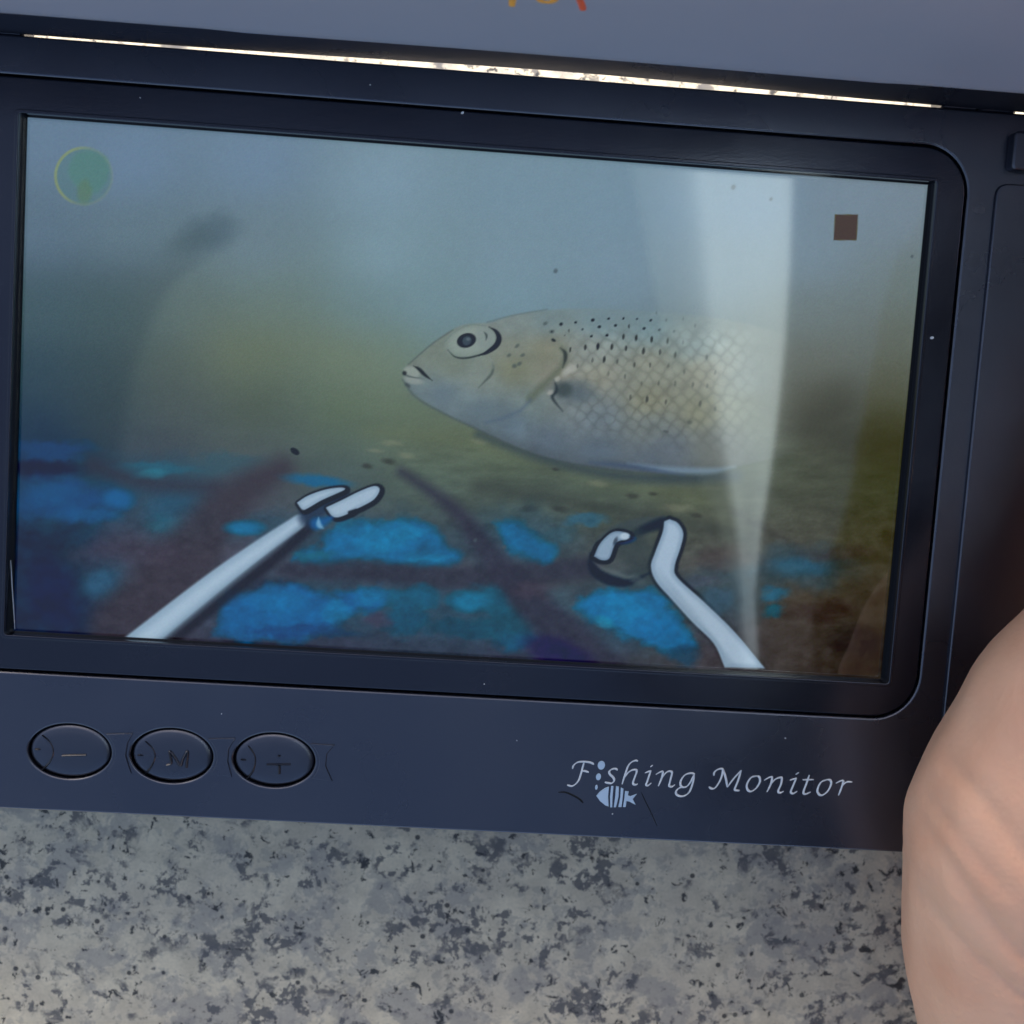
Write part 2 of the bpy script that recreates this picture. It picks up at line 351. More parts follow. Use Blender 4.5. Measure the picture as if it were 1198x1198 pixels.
# writing on the panel
for ch, strokes in LETTERS:
    V, F = pen(strokes, 3.1, 3.42, .22, .50)
    pydata('letter', V, F, M_SILVER, panel, 60)
for pts in EMBLEM:
    slab('emblem_piece', [pts], 3.05, 3.4, .06, M_EMB, panel, 1)
for (x, y), a, b in BUBBLES:
    slab('bubble', [ellipse(x, y, a, b, 20, -.1)], 3.05, 3.42, .08, M_EMB, panel, 1)
for st, w in zip(SCRATCHES, (.42, .2)):
    V, F = pen([st], 3.18, 3.24, w * .5, w); pydata('scratch', V, F, M_SCR, panel, 60)
random.seed(4)
for x, y, r in ((-4.3, 49.55, .30), (79.6, 17.5, .36), (-20, 52.9, .13), (30, -70.5, .14), (5.6, -48.2, .12), (-40, -56, .12), (60, -55, .13), (-58, 48, .12), (12, -58, .1)):
    z = 2.9 if abs(x) < 83 and -50 < y < 50 else 3.2
    slab('dust_speck', [ellipse(x, y, r, r * .7, 9, random.random() * 3)], z - .05, z + .12, .03, M_DUST, mon, 1)
# peeling edge of the protective film, lower left of the screen
V, F = pen([[(-78.0, -31.5), (-77.6, -36.5), (-77.25, -40.2), (-76.95, -43.6)]], .25, .5, .14, .2); pydata('film_edge', V, F, M_SILVER, mon, 60)

# ------------------------------------------------------------------ lid
BOW = lambda x: -.36 + .92 * math.exp(-((x - 12) / 44.0) ** 2)
LEAN = math.radians(5.5)
def lid_fn(x, y, z):
    y = y + BOW(x) * math.exp(-max(0, z) / 10.0)
    return (x * MM, (56.8 + y * math.cos(LEAN) + z * math.sin(LEAN)) * MM, (2.2 - y * math.sin(LEAN) + z * math.cos(LEAN)) * MM)
def rprof(y0, y1, z0, z1, r, rb, n=8):
    out = []
    for cy, cz, a, rr in ((y1 - rb, z1 - rb, 0, rb), (y0 + r, z1 - r, 90, r), (y0 + r, z0 + r, 180, r), (y1 - rb, z0 + rb, 270, rb)):
        for k in range(n + 1):
            t = math.radians(a + 90 * k / n); out.append((cy + rr * math.cos(t), cz + rr * math.sin(t)))
    return out
xs = [-119 + 238 * i / 60 for i in range(61)]
V, F = loft_x(rprof(0, 9, 0, 108, 1.6, 2.5), xs, lid_fn)
lid = pydata('lid', V, F, M_CASE, mon, 50)
xs2 = [-117 + 234 * i / 60 for i in range(61)]
def swell(n=18):       # grey cover swells out of the dark frame in a long soft curve
    lo = [(-5.2 * (t * t * (3 - 2 * t)) - .05, 9.5 + 17.0 * t) for t in (k / n for k in range(n + 1))]
    hi = [(-5.25, 60), (-5.25, 80), (-5.25, 101), (-4.2, 104), (-1.0, 105.2)]
    return [(2.0, 105.2), (2.0, 9.5)] + lo + hi
V, F = loft_x(swell()[::-1], xs2, lid_fn)
face = pydata('lid_panel', V, F, M_LID, lid, 70)
# foot of the colourful print on the lid (the rest is above the picture)
def lid_mark(name, pts, m):
    V, F = pen([pts], 0, .12, .8, 1.0, 0.0, .85)
    o = []
    for x, y, z in V:
        o.append(lid_fn(x / MM, -5.25 - z / MM, y / MM))
    pydata(name, o, F, m, face, 60)
lid_mark('print_stroke', [(1.85, 42.4), (1.82, 46.0), (1.8, 51.0)], M_ORANGE)
lid_mark('print_stroke', [(5.1, 50.5), (5.3, 45.6), (6.3, 44.7), (7.4, 45.6), (7.6, 50.5)], M_ORANGE)
lid_mark('print_stroke', [(11.5, 43.0), (11.2, 44.6), (10.6, 47.0), (10.1, 51.0)], M_RED)


# ------------------------------------------------------------------ display picture
def build_display():
    NX, NY = 920, 526
    HX, HY = 78.6, 44.9
    gx = np.linspace(-HX, HX, NX) * MM; gy = np.linspace(-HY, HY, NY) * MM
    GX, GY = np.meshgrid(gx, gy)
    Hm = np.array(CANVAS)
    w = Hm[2, 0] * GX + Hm[2, 1] * GY + Hm[2, 2]
    X = (Hm[0, 0] * GX + Hm[0, 1] * GY + Hm[0, 2]) / w
    Y = (Hm[1, 0] * GX + Hm[1, 1] * GY + Hm[1, 2]) / w
    rng = np.random.default_rng(7)
    def vnoise(x, y, seed):
        r = np.random.default_rng(seed).random((128, 128)).astype(np.float32)
        xi = np.floor(x).astype(int); yi = np.floor(y).astype(int); fx = x - xi; fy = y - yi
        fx = fx * fx * (3 - 2 * fx); fy = fy * fy * (3 - 2 * fy)
        a = r[yi % 128, xi % 128]; b = r[yi % 128, (xi + 1) % 128]; c = r[(yi + 1) % 128, xi % 128]; d = r[(yi + 1) % 128, (xi + 1) % 128]
        return (a * (1 - fx) + b * fx) * (1 - fy) + (c * (1 - fx) + d * fx) * fy
    def fbm(sx, sy, seed, o=4, g=.5, XX=None, YY=None):
        XX = X if XX is None else XX; YY = Y if YY is None else YY
        t = 0; amp = 1; tot = 0
        for k in range(o):
            t = t + amp * vnoise(XX / sx * 2 ** k + 13.7 * k, YY / sy * 2 ** k + 7.1 * k, seed + k); tot += amp; amp *= g
        return t / tot - .5
    def sstep(a, b, v):
        t = np.clip((v - a) / (b - a), 0, 1); return t * t * (3 - 2 * t)
    def rbf(pts, XX, YY, eps, pw=2.6):
        num = np.zeros(XX.shape + (3,)); den = np.zeros(XX.shape)
        for (x, y, r, g, b) in pts:
            k = ((XX - x) ** 2 + 1.6 * (YY - y) ** 2 + eps * eps) ** (-pw / 2)
            num += k[..., None] * np.array((r, g, b)); den += k
        return num / den[..., None] / 255.0
    def comp(mask, col):
        nonlocal img
        c = np.array(col) / 255.0 if not isinstance(col, np.ndarray) else col
        img = img * (1 - mask[..., None]) + c * mask[..., None]
    CX0, CX1 = X.min(0), X.max(0); RY0, RY1 = Y.min(1), Y.max(1)
    def win(x0, x1, y0, y1):
        c = np.nonzero((CX1 >= x0) & (CX0 <= x1))[0]; r = np.nonzero((RY1 >= y0) & (RY0 <= y1))[0]
        if len(c) == 0 or len(r) == 0: return None
        return slice(r[0], r[-1] + 1), slice(c[0], c[-1] + 1)
    def comp_w(w, mask, col):
        c = np.array(col) / 255.0
        img[w] = img[w] * (1 - mask[..., None]) + c * mask[..., None]
    def pdist(pts, closed=False, W=None, XX=None, YY=None):
        """distance to a polyline (minus interpolated half width); signed for closed outlines"""
        XX = X if XX is None else XX; YY = Y if YY is None else YY
        P = [tuple(p) for p in pts]; Q = P + [P[0]] if closed else P
        best = np.full(XX.shape, 1e9); ins = np.zeros(XX.shape, bool)
        for i, (a, b) in enumerate(zip(Q[:-1], Q[1:])):
            ax, ay = a; bx, by = b; dx, dy = bx - ax, by - ay; l2 = dx * dx + dy * dy + 1e-9
            t = np.clip(((XX - ax) * dx + (YY - ay) * dy) / l2, 0, 1)
            d = np.hypot(XX - ax - t * dx, YY - ay - t * dy)
            if W is not None: d = d - (W[i] + (W[i + 1] - W[i]) * t) / 2
            best = np.minimum(best, d)
            if closed:
                ins ^= ((ay > YY) != (by > YY)) & (XX < (bx - ax) * (YY - ay) / (by - ay + 1e-12) + ax)
        return np.where(ins, -best, best) if closed else best
    def pwin(pts, pad):
        xs_ = [p[0] for p in pts]; ys_ = [p[1] for p in pts]
        return win(min(xs_) - pad, max(xs_) + pad, min(ys_) - pad, max(ys_) + pad)
    def pdist_w(pts, pad=12):
        w = pwin(pts, pad); out = np.full(X.shape, 1e3); out[w] = pdist(pts, True, None, X[w], Y[w]); return out
    def sm(pts, n=5): return [(p.x, p.y) for p in catmull(pts, n)]
    def strip(s, Wd, soft, col, alpha):
        w = pwin(s, max(Wd) / 2 + soft + 2)
        if w: comp_w(w, alpha * sstep(soft, -soft, pdist(s, False, Wd, X[w], Y[w])), col)
    def line(pts, w0, w1, soft, col, alpha=1.0):
        s = sm(pts); n = len(s)
        strip(s, [w0 + (w1 - w0) * i / (n - 1) for i in range(n)], soft, col, alpha)
    def tline(pts, w, soft, col, alpha=1.0):       # pointed at both ends
        s = sm(pts); n = len(s)
        strip(s, [w * max(.12, math.sin(math.pi * i / (n - 1))) for i in range(n)], soft, col, alpha)
    def warped(w, warp, seed, sx, sy):
        XX, YY = X[w], Y[w]
        if not warp: return XX, YY
        return XX + warp * fbm(sx, sy, seed, 4, .6, XX, YY) * 2, YY + warp * fbm(sx, sy, seed + 9, 4, .6, XX, YY) * 2
    def poly(pts, soft, col, alpha=1.0, warp=0.0, n=5, seed=50):
        s = sm(list(pts) + [pts[0]], n)[:-1]; w = pwin(s, soft + warp + 3)
        XX, YY = warped(w, warp, seed, 22, 16)
        comp_w(w, alpha * sstep(soft, -soft, pdist(s, True, None, XX, YY)), col)
    def blob(cx, cy, rx, ry, col, alpha=1.0, rot=0.0, soft=.5, warp=0.0, seed=70):
        r = max(rx, ry) * (1 + soft) + warp + 2; w = win(cx - r, cx + r, cy - r, cy + r)
        if w is None: return
        XX, YY = warped(w, warp, seed, 26, 18)
        c, s = math.cos(rot), math.sin(rot); u = ((XX - cx) * c + (YY - cy) * s) / rx; v = (-(XX - cx) * s + (YY - cy) * c) / ry
        comp_w(w, alpha * sstep(1 + soft, 1 - soft, np.hypot(u, v)), col)

    # --- water and bed
    BG = [(50,160,97,123,148),(150,190,101,128,156),(300,190,104,131,157),(450,215,121,150,169),(600,225,113,142,160),(700,240,114,143,161),(790,240,114,143,166),(880,250,112,140,166),(1000,235,116,136,152),(1070,260,114,132,146),(50,280,88,112,132),(150,280,94,118,132),(300,290,104,127,140),(450,300,123,153,168),(600,300,117,144,160),(720,310,117,144,162),(850,310,118,141,156),(950,300,118,140,155),(1060,330,109,125,127),(50,360,67,94,102),(130,370,69,94,96),(220,370,91,109,106),(320,360,99,120,116),(420,370,105,133,140),(500,360,112,143,155),(600,345,114,145,160),(950,370,109,124,125),(1050,400,102,112,108),(40,440,47,73,86),(120,440,54,76,80),(200,430,77,90,82),(300,420,89,105,86),(400,420,104,123,105),(460,420,109,133,124),(950,420,100,106,97),(1050,450,90,96,87),(40,500,34,57,80),(120,490,49,68,72),(200,480,68,79,76),(300,480,73,86,70),(400,480,91,109,82),(470,490,97,114,90),(560,505,95,108,82),(960,470,79,80,66),(1040,490,67,72,57),(60,530,18,42,72),(180,520,57,68,80),(300,520,69,83,82),(400,530,75,91,82),(500,520,91,104,82),(600,545,89,103,80),(700,565,85,98,80),(800,580,78,88,68),(880,540,76,86,68),(960,560,71,77,58),(1040,560,62,68,52),(60,590,14,42,78),(180,580,48,62,84),(300,560,69,75,88),(400,560,65,86,92),(500,570,62,80,72),(600,590,58,74,70),(700,590,64,78,66),(850,610,72,78,63),(960,620,67,69,55),(1040,640,59,58,47),(60,650,12,32,62),(180,640,62,60,74),(300,630,62,62,78),(400,640,58,62,78),(500,650,58,60,76),(600,650,60,62,76),(700,650,60,66,70),(850,660,70,68,68),(950,690,67,61,55),(1040,700,55,50,47),(60,720,14,32,62),(180,710,60,58,74),(300,720,50,52,72),(400,730,45,52,72),(500,730,42,58,78),(600,730,48,50,72),(700,750,52,54,68),(840,740,62,62,76),(950,750,57,53,55),(1020,770,39,37,39)]
    img = rbf(BG, X, Y, 52.0, 3.4)
    img = img * .95 + .05 * np.array([118, 124, 122]) / 255
    # darker and bluer left of a curved edge line
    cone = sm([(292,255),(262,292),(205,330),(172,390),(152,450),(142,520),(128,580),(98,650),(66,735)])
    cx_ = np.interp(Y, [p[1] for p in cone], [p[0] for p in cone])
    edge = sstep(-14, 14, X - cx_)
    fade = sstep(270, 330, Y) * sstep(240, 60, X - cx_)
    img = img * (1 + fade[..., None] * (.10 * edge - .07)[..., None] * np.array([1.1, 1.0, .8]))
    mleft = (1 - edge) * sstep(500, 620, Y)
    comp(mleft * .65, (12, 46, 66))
    line([(270,410),(360,405),(450,430)], 70, 60, 45, (112,120,92), .32)
    blob(245, 272, 34, 19, (70, 92, 104), .60, -.35, .6, 6)
    blob(222, 285, 26, 14, (72, 92, 98), .4, -.3, .7, 5)
    img *= 1 + .10 * fbm(70, 26, 3, 4)[..., None] * sstep(420, 560, Y)[..., None] * 1.6
    # gravel relief on the green bed
    bed = sstep(470, 540, Y) * sstep(380, 520, X) * sstep(660, 590, Y - .10 * (X - 500))
    img *= 1 + bed[..., None] * (.30 * fbm(34, 9, 21, 5, .62))[..., None]
    line([(430,505),(520,512),(600,528),(700,556),(820,585)], 8, 18, 16, (104,112,78), .28)
    line([(980,480),(960,500),(1000,520),(1080,530)], 50, 76, 32, (58,60,48), .65)
    line([(860,600),(900,622),(960,650),(1000,660)], 6, 10, 8, (48,46,44), .45)
    line([(560,570),(680,590),(800,612),(880,632)], 16, 12, 12, (52,58,54), .55)
    for (x, y, r) in ((740,580,4),(765,577,3),(815,604,4),(650,548,3),(620,596,6),(655,596,5),(455,540,5),(430,545,4),(690,610,3)):
        blob(x, y, r * 1.6, r * .7, (38, 38, 36), .5, .1, .7, 3, int(x))
    for (x, y, r) in ((458,519,5),(475,533,4),(440,528,4),(792,594,8),(560,516,4),(700,566,5)):
        blob(x, y, r * 2.2, r * .6, (128, 132, 110), .4, .1, .7, 3, int(x))

    # --- rusty mesh over blue net
    def blue(cx, cy, rx, ry, c, a=.95, rot=0.0, warp=11, soft=.52):
        if c[2] > 120: c = (c[0] + 4, c[1] * .97, c[2] * .86)
        blob(cx, cy, rx, ry, c, a, rot, soft, warp, int(cx * 3 + cy))
    for (cx, cy, rx, ry) in ((90,580,80,40),(200,560,70,26),(430,632,105,34),(360,708,120,34),(500,712,80,30),(610,630,60,34),(740,722,88,44),(590,725,60,36),(930,665,60,26),(850,695,50,34),(300,617,40,18),(210,605,50,34),(120,680,34,24)):
        blob(cx, cy, rx, ry, (42, 74, 92), .55, 0, .6, 14, int(cx + cy))
    img *= 1 + .25 * fbm(30, 18, 31, 5, .6)[..., None] * sstep(560, 640, Y)[..., None]
    blue(60, 527, 46, 10, (8,66,110), .8); blue(50, 548, 50, 9, (24,30,52), .7)
    blue(75, 585, 64, 24, (0,72,134), .95); blue(60, 580, 30, 12, (0,84,148), .6); blue(100, 602, 36, 10, (2,84,150), .7); blue(138, 584, 17, 11, (0,94,166), .95, 0, 3)
    blue(182, 548, 44, 9, (36,96,134), .8); blue(178, 554, 16, 5, (40,128,170), .7, 0, 3); blue(262, 545, 46, 12, (50,84,98), .6)
    blue(205, 600, 34, 22, (42,82,108), .7, .3); blue(195, 612, 22, 9, (36,96,130), .5)
    blue(118, 682, 20, 14, (44,84,114), .8, -.2, 5); blue(60, 690, 30, 36, (8,34,70), .5)
    line([(330,548),(285,575),(240,620),(212,665),(150,740)], 26, 92, 16, (56,53,62), .85)
    line([(110,545),(180,566),(250,570)], 22, 14, 12, (50,46,58), .6)
    line([(85,650),(140,640),(200,650)], 26, 26, 18, (62,58,72), .6)
    blue(286, 617, 21, 8, (0,104,166), .95, 0, 3)
    blue(318, 690, 40, 10, (40,44,66), .5)
    blue(372, 562, 36, 7, (22,98,162), .85, .12, 4)
    poly([(343,657),(372,640),(398,617),(440,612),(490,610),(508,622),(522,638),(542,650),(530,660),(480,660),(420,656),(380,660)], 9, (2,100,148), .95, 10)
    blue(445, 632, 26, 16, (0,122,190), .7); blue(480, 620, 20, 7, (6,120,184), .6); blue(500, 652, 24, 6, (0,120,182), .6); blue(365, 652, 20, 6, (20,96,130), .7)
    blue(405, 618, 12, 9, (30,100,150), .6); blue(500, 641, 12, 8, (6,84,134), .6)
    line([(335,668),(400,668),(470,672),(560,676),(690,664)], 20, 26, 8, (48,51,64), .84)
    poly([(252,738),(262,700),(300,692),(340,683),(385,698),(432,688),(452,694),(440,712),(400,722),(380,738),(330,752),(285,748)], 9, (2,92,146), .95, 11)
    blue(330, 705, 30, 16, (0,108,182), .7); blue(392, 716, 18, 10, (0,112,178), .7); blue(430, 700, 18, 10, (0,108,172), .7); blue(350, 740, 60, 8, (4,58,104), .6)
    blue(482, 700, 30, 14, (8,92,140), .8); blue(475, 726, 22, 15, (6,82,126), .75); blue(445, 728, 16, 11, (62,58,78), .7)
    blue(548, 704, 23, 11, (0,110,166), .95, .06, 4); blue(545, 735, 44, 12, (16,66,88), .6)
    poly([(582,612),(604,610),(622,624),(644,640),(648,652),(630,656),(606,648),(590,634)], 9, (4,98,144), .93, 9)
    blue(575, 700, 22, 16, (4,100,150), .55); blue(600, 745, 22, 12, (8,82,130), .85); blue(590, 730, 26, 20, (20,78,98), .5)
    blue(682, 611, 26, 7, (44,92,118), .7); blue(655, 626, 20, 8, (50,86,100), .5)
    line([(470,552),(530,595),(570,645),(610,695),(665,745),(705,790)], 8, 54, 10, (48,50,64), .88)
    blob(655, 765, 40, 17, (34,28,72), .8, .35, .5, 5)
    blue(625, 690, 22, 10, (64,58,70), .6)
    poly([(640,692),(668,688),(668,705),(690,725),(660,715)], 8, (62,84,96), .6, 4)
    poly([(672,712),(690,696),(730,692),(765,692),(785,712),(800,735),(808,750),(790,764),(755,752),(715,734),(688,724)], 9, (2,104,154), .96, 10)
    blue(735, 712, 30, 14, (0,122,196), .7, .2); blue(770, 740, 26, 12, (0,104,178), .7, .3); blue(708, 728, 12, 6, (40,130,184), .7, .3, 3)
    blue(800, 765, 20, 10, (20,70,104), .6); blue(840, 700, 18, 14, (52,90,128), .7); blue(826, 680, 22, 8, (66,72,88), .5)
    blue(850, 655, 36, 12, (74,66,64), .5); blue(935, 664, 32, 11, (42,84,106), .85, 0, 5); blue(903, 694, 14, 8, (36,90,118), .8); blue(904, 714, 11, 8, (20,88,124), .85)
    blue(960, 715, 40, 12, (48,42,46), .6); blue(980, 650, 40, 8, (60,54,52), .5); blue(1000, 750, 30, 18, (36,36,42), .6)
    comp(sstep(738, 800, Y - .06 * (X - 400)) * .35, (14, 20, 40))
    img = img * .96 + .04 * np.array([90, 100, 105]) / 255

    mot = sstep(560, 620, Y)
    img *= 1 + (mot * .26 * fbm(11, 8, 111, 3, .6))[..., None]
    # --- left camera arm
    DK = (10, 14, 24)
    line([(160,776),(262,694),(318,652),(358,618)], 26, 18, 5, (36,38,48), .85)
    line([(140,770),(240,690),(300,645),(350,610)], 31, 16, 2.2, (136,162,184), 1)
    line([(144,768),(242,688),(300,646),(346,613)], 16, 7, 6, (160,184,204), .95)
    line([(160,774),(262,690),(318,646),(354,614)], 6, 3, 4, (100,122,142), .6)
    a4 = lambda L: [(280 + x / 3.993, 540 + y / 3.993) for x, y in L]
    A1 = a4([(270,192),(320,160),(400,132),(470,122),(492,130),(440,155),(380,182),(322,216),(295,224)])
    B1 = a4([(405,215),(480,180),(560,140),(630,115),(655,132),(630,175),(580,205),(540,224),(515,240),(460,260),(430,250)])
    line(a4([(330,255),(400,200),(500,160)]), 26, 10, 6, (40,56,78), .85)
    for q in (A1, B1):
        s = sm(q + [q[0]], 4)[:-1]
        comp(.85 * sstep(5.8, 2.4, pdist_w([(x + 2.0, y + 1.2) for x, y in s])), DK)
    line(a4([(360,290),(395,280),(430,262)]), 14, 5, 4, (20,86,140), .9); tline(a4([(370,262),(372,295),(392,312)]), 6, 2, (110,160,196), .9)
    for q in (A1, B1):
        s = sm(q + [q[0]], 4)[:-1]; dd = pdist_w(s)
        comp(sstep(1.2, -.8, dd), (138, 163, 184)); comp(.7 * sstep(-1.5, -5, dd), (160, 183, 203))
    line(a4([(515,238),(545,226)]), 4, 3, 1.5, DK, .9)
    blob(345, 528, 5.5, 3.2, DK, 1, .6, .3)

    # --- right camera arm and hook
    a5 = lambda L: [(560 + x / 3.993, 540 + y / 3.993) for x, y in L]
    left = a5([(868,280),(860,330),(825,425),(806,490),(830,560),(900,640),(1000,750),(1100,850),(1150,960)])
    right = a5([(1335,965),(1198,800),(1050,655),(930,545),(915,490),(943,400),(955,335),(930,288),(892,270)])
    S = sm(left, 5) + sm(right, 5); dd = pdist_w(S)
    up = sstep(715, 660, Y)
    comp((.15 + .70 * up) * sstep(6.2, 2.0, dd), DK)
    loop = a5([(540,442),(566,385),(612,338),(652,326),(702,340),(696,360),(652,372),(632,395),(610,452),(575,460)])
    ring = a5([(535,450),(560,385),(620,330),(740,288),(862,278)])
    line(ring, 10, 12, 3.0, (62,74,78), .75); line(a5([(715,345),(790,310),(860,288)]), 9, 14, 4, (24,34,48), .85)
    line(a5([(690,370),(720,400),(760,440),(780,500)]), 40, 40, 12, (52,64,66), .6)
    tline(a5([(522,430),(526,485),(560,525),(630,558),(710,562),(800,520)]), 13, 3, (26,36,50), .92)
    blob(745, 678, 9, 5, (70, 84, 90), .6, .2, .6, 4)
    tline(a5([(540,465),(580,500),(640,520),(690,540),(720,535)]), 5, 3, (92,104,108), .6)
    s = sm(loop + [loop[0]], 4)[:-1]
    comp(.85 * sstep(5.6, 2.4, pdist_w([(x + (1.2 if x > 704 else -1.4), y + .8) for x, y in s])), DK)
    dl = pdist_w(s); comp(sstep(1.2, -.8, dl), (116, 140, 162)); comp(.6 * sstep(-1, -3.5, dl), (142, 166, 188))
    blob(731, 627, 5.5, 4, (170,190,206), .9, 0, .4, 2); blob(720, 633, 2.2, 5, DK, .5, .4, .5)
    tline(a5([(705,350),(730,360),(690,378),(640,385)]), 4, 2, (20,60,96), .8)
    comp(sstep(1.3, -.9, dd), (132, 156, 178)); comp(.85 * sstep(-1, -7, dd), (160, 182, 202))
    comp(.35 * sstep(0, -4, dd) * sstep(640, 700, Y) * sstep(4, -6, (X - 770) - .78 * (Y - 660)), (108, 132, 152))

    # --- the fish
    TOP = [(471,437),(476,428),(488,418),(506,402),(524,389),(540,381),(556,379),(574,377),(600,369),(640,363),(690,361),(740,363),(790,367),(850,374),(920,392),(985,430)]
    BOT = [(985,500),(930,528),(865,545),(800,553),(750,552),(700,547),(650,538),(600,521),(552,499),(512,479),(487,463),(474,449)]
    FS = sm(TOP, 4) + sm(BOT, 4); fd = pdist_w(FS, 10)
    FA = [(482,432,112,124,118),(500,415,108,122,114),(490,452,100,120,128),(520,460,92,114,132),(530,430,110,124,114),(560,445,124,138,134),(545,465,112,132,140),(600,430,118,124,104),(640,410,124,126,110),(600,405,122,130,120),(560,480,86,107,122),(600,495,84,105,124),(620,470,104,122,124),(640,520,78,95,114),(700,530,74,91,110),(760,540,78,92,108),(600,382,114,130,132),(640,375,110,132,138),(700,378,110,136,146),(760,380,110,138,148),(690,410,126,136,134),(700,440,132,134,122),(650,440,128,126,114),(760,430,126,131,120),(680,470,104,116,122),(700,490,92,106,118),(760,470,120,122,104),(760,500,98,108,110),(820,480,110,112,94),(820,440,124,126,114),(810,400,116,134,138),(840,520,86,92,92),(870,480,108,114,102),(880,440,116,126,126),(780,525,86,98,112)]
    x0, x1, y0, y1 = 455, 1000, 345, 570
    fcol = np.zeros_like(img); bx = (X > x0) & (X < x1) & (Y > y0) & (Y < y1)
    fcol[bx] = rbf(FA, X[bx], Y[bx], 15.0, 3.4)
    u = X; v = Y
    # scales: staggered rows following the flank
    rx, ry = 17.6, 19.0
    yy = (v - 370 + .0007 * (u - 640) ** 2 * .12) / ry * 2
    wob = 2.2 * fbm(30, 30, 63, 3)
    row = np.floor(yy); d1 = np.full(X.shape, 9.0); d2 = np.full(X.shape, 9.0)
    for dr in (-2, -1, 0, 1, 2):
        rr = row + dr
        xx = (u + wob) / rx + .5 * (rr % 2) - .08 * rr
        for dc in (-1, 0, 1):
            cc = np.floor(xx) + dc
            jx = (np.sin(cc * 12.9 + rr * 78.2) * 43758.5) % 1 - .5
            jy = (np.sin(cc * 39.3 + rr * 11.1) * 24634.6) % 1 - .5
            d = np.hypot((xx - cc - .5 - .34 * jx) * 1.0, (yy - rr - .5 - .5 * jy) * .52)
            d2 = np.minimum(d2, np.maximum(d, d1)); d1 = np.minimum(d1, d)
    net = sstep(.20, .03, d2 - d1); acc = sstep(.50, .12, d1)
    sc = sstep(640, 690, X) * sstep(905, 840, X) * sstep(372, 405, Y) * sstep(534, 496, Y + .12 * (760 - X)) * (.75 + .9 * fbm(40, 40, 61, 3))
    fcol = fcol * (1 + np.clip(sc, 0, 1)[..., None] * (acc * .20 - .06 - net * .07)[..., None])
    fcol = fcol * (1 + (.20 * fbm(16, 12, 81, 4, .6))[..., None])
    fcol *= (1 - .16 * sstep(-16, 0, fd) * sstep(470, 510, Y))[..., None]
    fm = sstep(2.2, -2.2, fd) * sstep(950, 850, X)
    fm = fm * (1 - .45 * sstep(395, 365, Y) * sstep(600, 720, X))
    # contact shade under the belly
    line([(560,508),(620,532),(700,553),(780,560),(860,556)], 7, 14, 8, (52,66,74), .75)
    fcol = fcol * .78 + .22 * np.array([122, 128, 116]) / 255
    comp(0 * fm, fcol)
    comp(fm, fcol)
    line([(471,444),(487,465),(520,484),(560,503),(610,526),(660,541),(740,553)], 1.6, 2.4, 2.2, (58,70,76), .55)
    line([(478,426),(506,402),(530,386)], 1.4, 1.2, 1.6, (74,86,86), .7); line([(570,377),(600,369),(640,362)], 1.2, 1.2, 1.6, (84,98,98), .6)
    tline([(735,542),(780,549),(830,551),(860,546)], 8, 4, (112,136,156), .75); tline([(690,541),(740,546),(800,556)], 6, 4, (58,76,104), .6)
    c1 = lambda L: [(460 + x / 4.992, 340 + y / 4.992) for x, y in L]
    # lower jaw and belly tone
    poly(c1([(80,560),(200,575),(330,590),(480,640),(620,640),(720,700),(560,770),(400,760),(240,680),(120,620)]), 9, (88,104,112), .35, 4)
    # gill cover, cheek
    line(c1([(985,335),(1005,375),(985,440),(940,490),(870,560),(800,630)]), 5, 9, 4.5, (88,98,84), .75)
    tline(c1([(975,335),(1002,360),(1005,400),(990,450)]), 4.5, 1.6, (40,48,48), .8)
    line(c1([(800,640),(740,700),(640,745),(540,770)]), 4, 3, 3.5, (74,92,112), .5)
    tline(c1([(578,420),(585,450),(572,490),(535,530),(498,568)]), 3.2, 1.6, (72,84,80), .8)
    line(c1([(560,390),(578,420),(583,450)]), 2, 2, 2.5, (128,142,138), .5)
    poly(c1([(660,420),(760,340),(880,300),(960,340),(980,420),(900,510),(800,590),(690,560),(640,500)]), 12, (112,118,98), .22, 6)
    for (x, y) in ((725,318),(680,380),(890,190),(930,240),(735,430),(710,440),(760,370)):
        q = c1([(x, y)])[0]; blob(q[0], q[1], 3.0, 2.0, (62,74,74), .6, -.5, .6, 3, x)
    # pectoral fin root
    blob(670, 458, 24, 13, (76,90,98), .7, .1, .6, 5); blob(661, 456, 9, 8, (54,66,66), .7, 0, .6, 4)
    tline(c1([(940,520),(955,580),(930,625),(990,705)]), 4, 2, (36,46,50), .85)
    for (x, y, r) in ((955,520,3.2),(915,592,3.4),(1010,478,5),(1040,450,6)):
        q = c1([(x, y)])[0]; blob(q[0], q[1], r * 1.2, r * .8, (160,164,158), .65, -.5, .6, 2, x)
    # eye
    E0 = c1([(450,298)])[0]
    blob(E0[0] + 2, E0[1], 30, 19.5, (118,134,128), .85, -.18, .18)
    blob(E0[0] + 1, E0[1] - 1, 26, 15.5, (136,150,144), .75, -.2, .35)
    blob(567, 395, 10, 14, (122,136,134), .7, -.1, .35)
    tline(c1([(318,345),(365,388),(440,392),(530,366),(575,338)]), 2.2, 1.1, (36,44,46), .85)
    tline(c1([(560,212),(600,238),(618,278),(600,322),(545,362),(500,380)]), 6.4, 1.1, (16,20,26), .97)
    tline(c1([(530,240),(545,262),(542,290)]), 2.6, 1.0, (52,62,64), .8)
    line(c1([(300,300),(360,240),(450,200),(540,205)]), 1.2, 1.2, 1.5, (100,116,114), .6)
    P0 = c1([(428,291)])[0]
    blob(P0[0], P0[1], 11.2, 8.2, (8,10,16), 1, -.3, .12); blob(P0[0] + .5, P0[1] + .4, 6.2, 5.6, (60,74,84), .95, -.9, .3); blob(P0[0] + 2, P0[1] - 1.5, 2.4, 1.8, (96,110,118), .7, 0, .5)
    # mouth
    q = c1([(108,476)])[0]; blob(q[0], q[1], 9.6, 6.6, (138,150,144), .85, .25, .3)
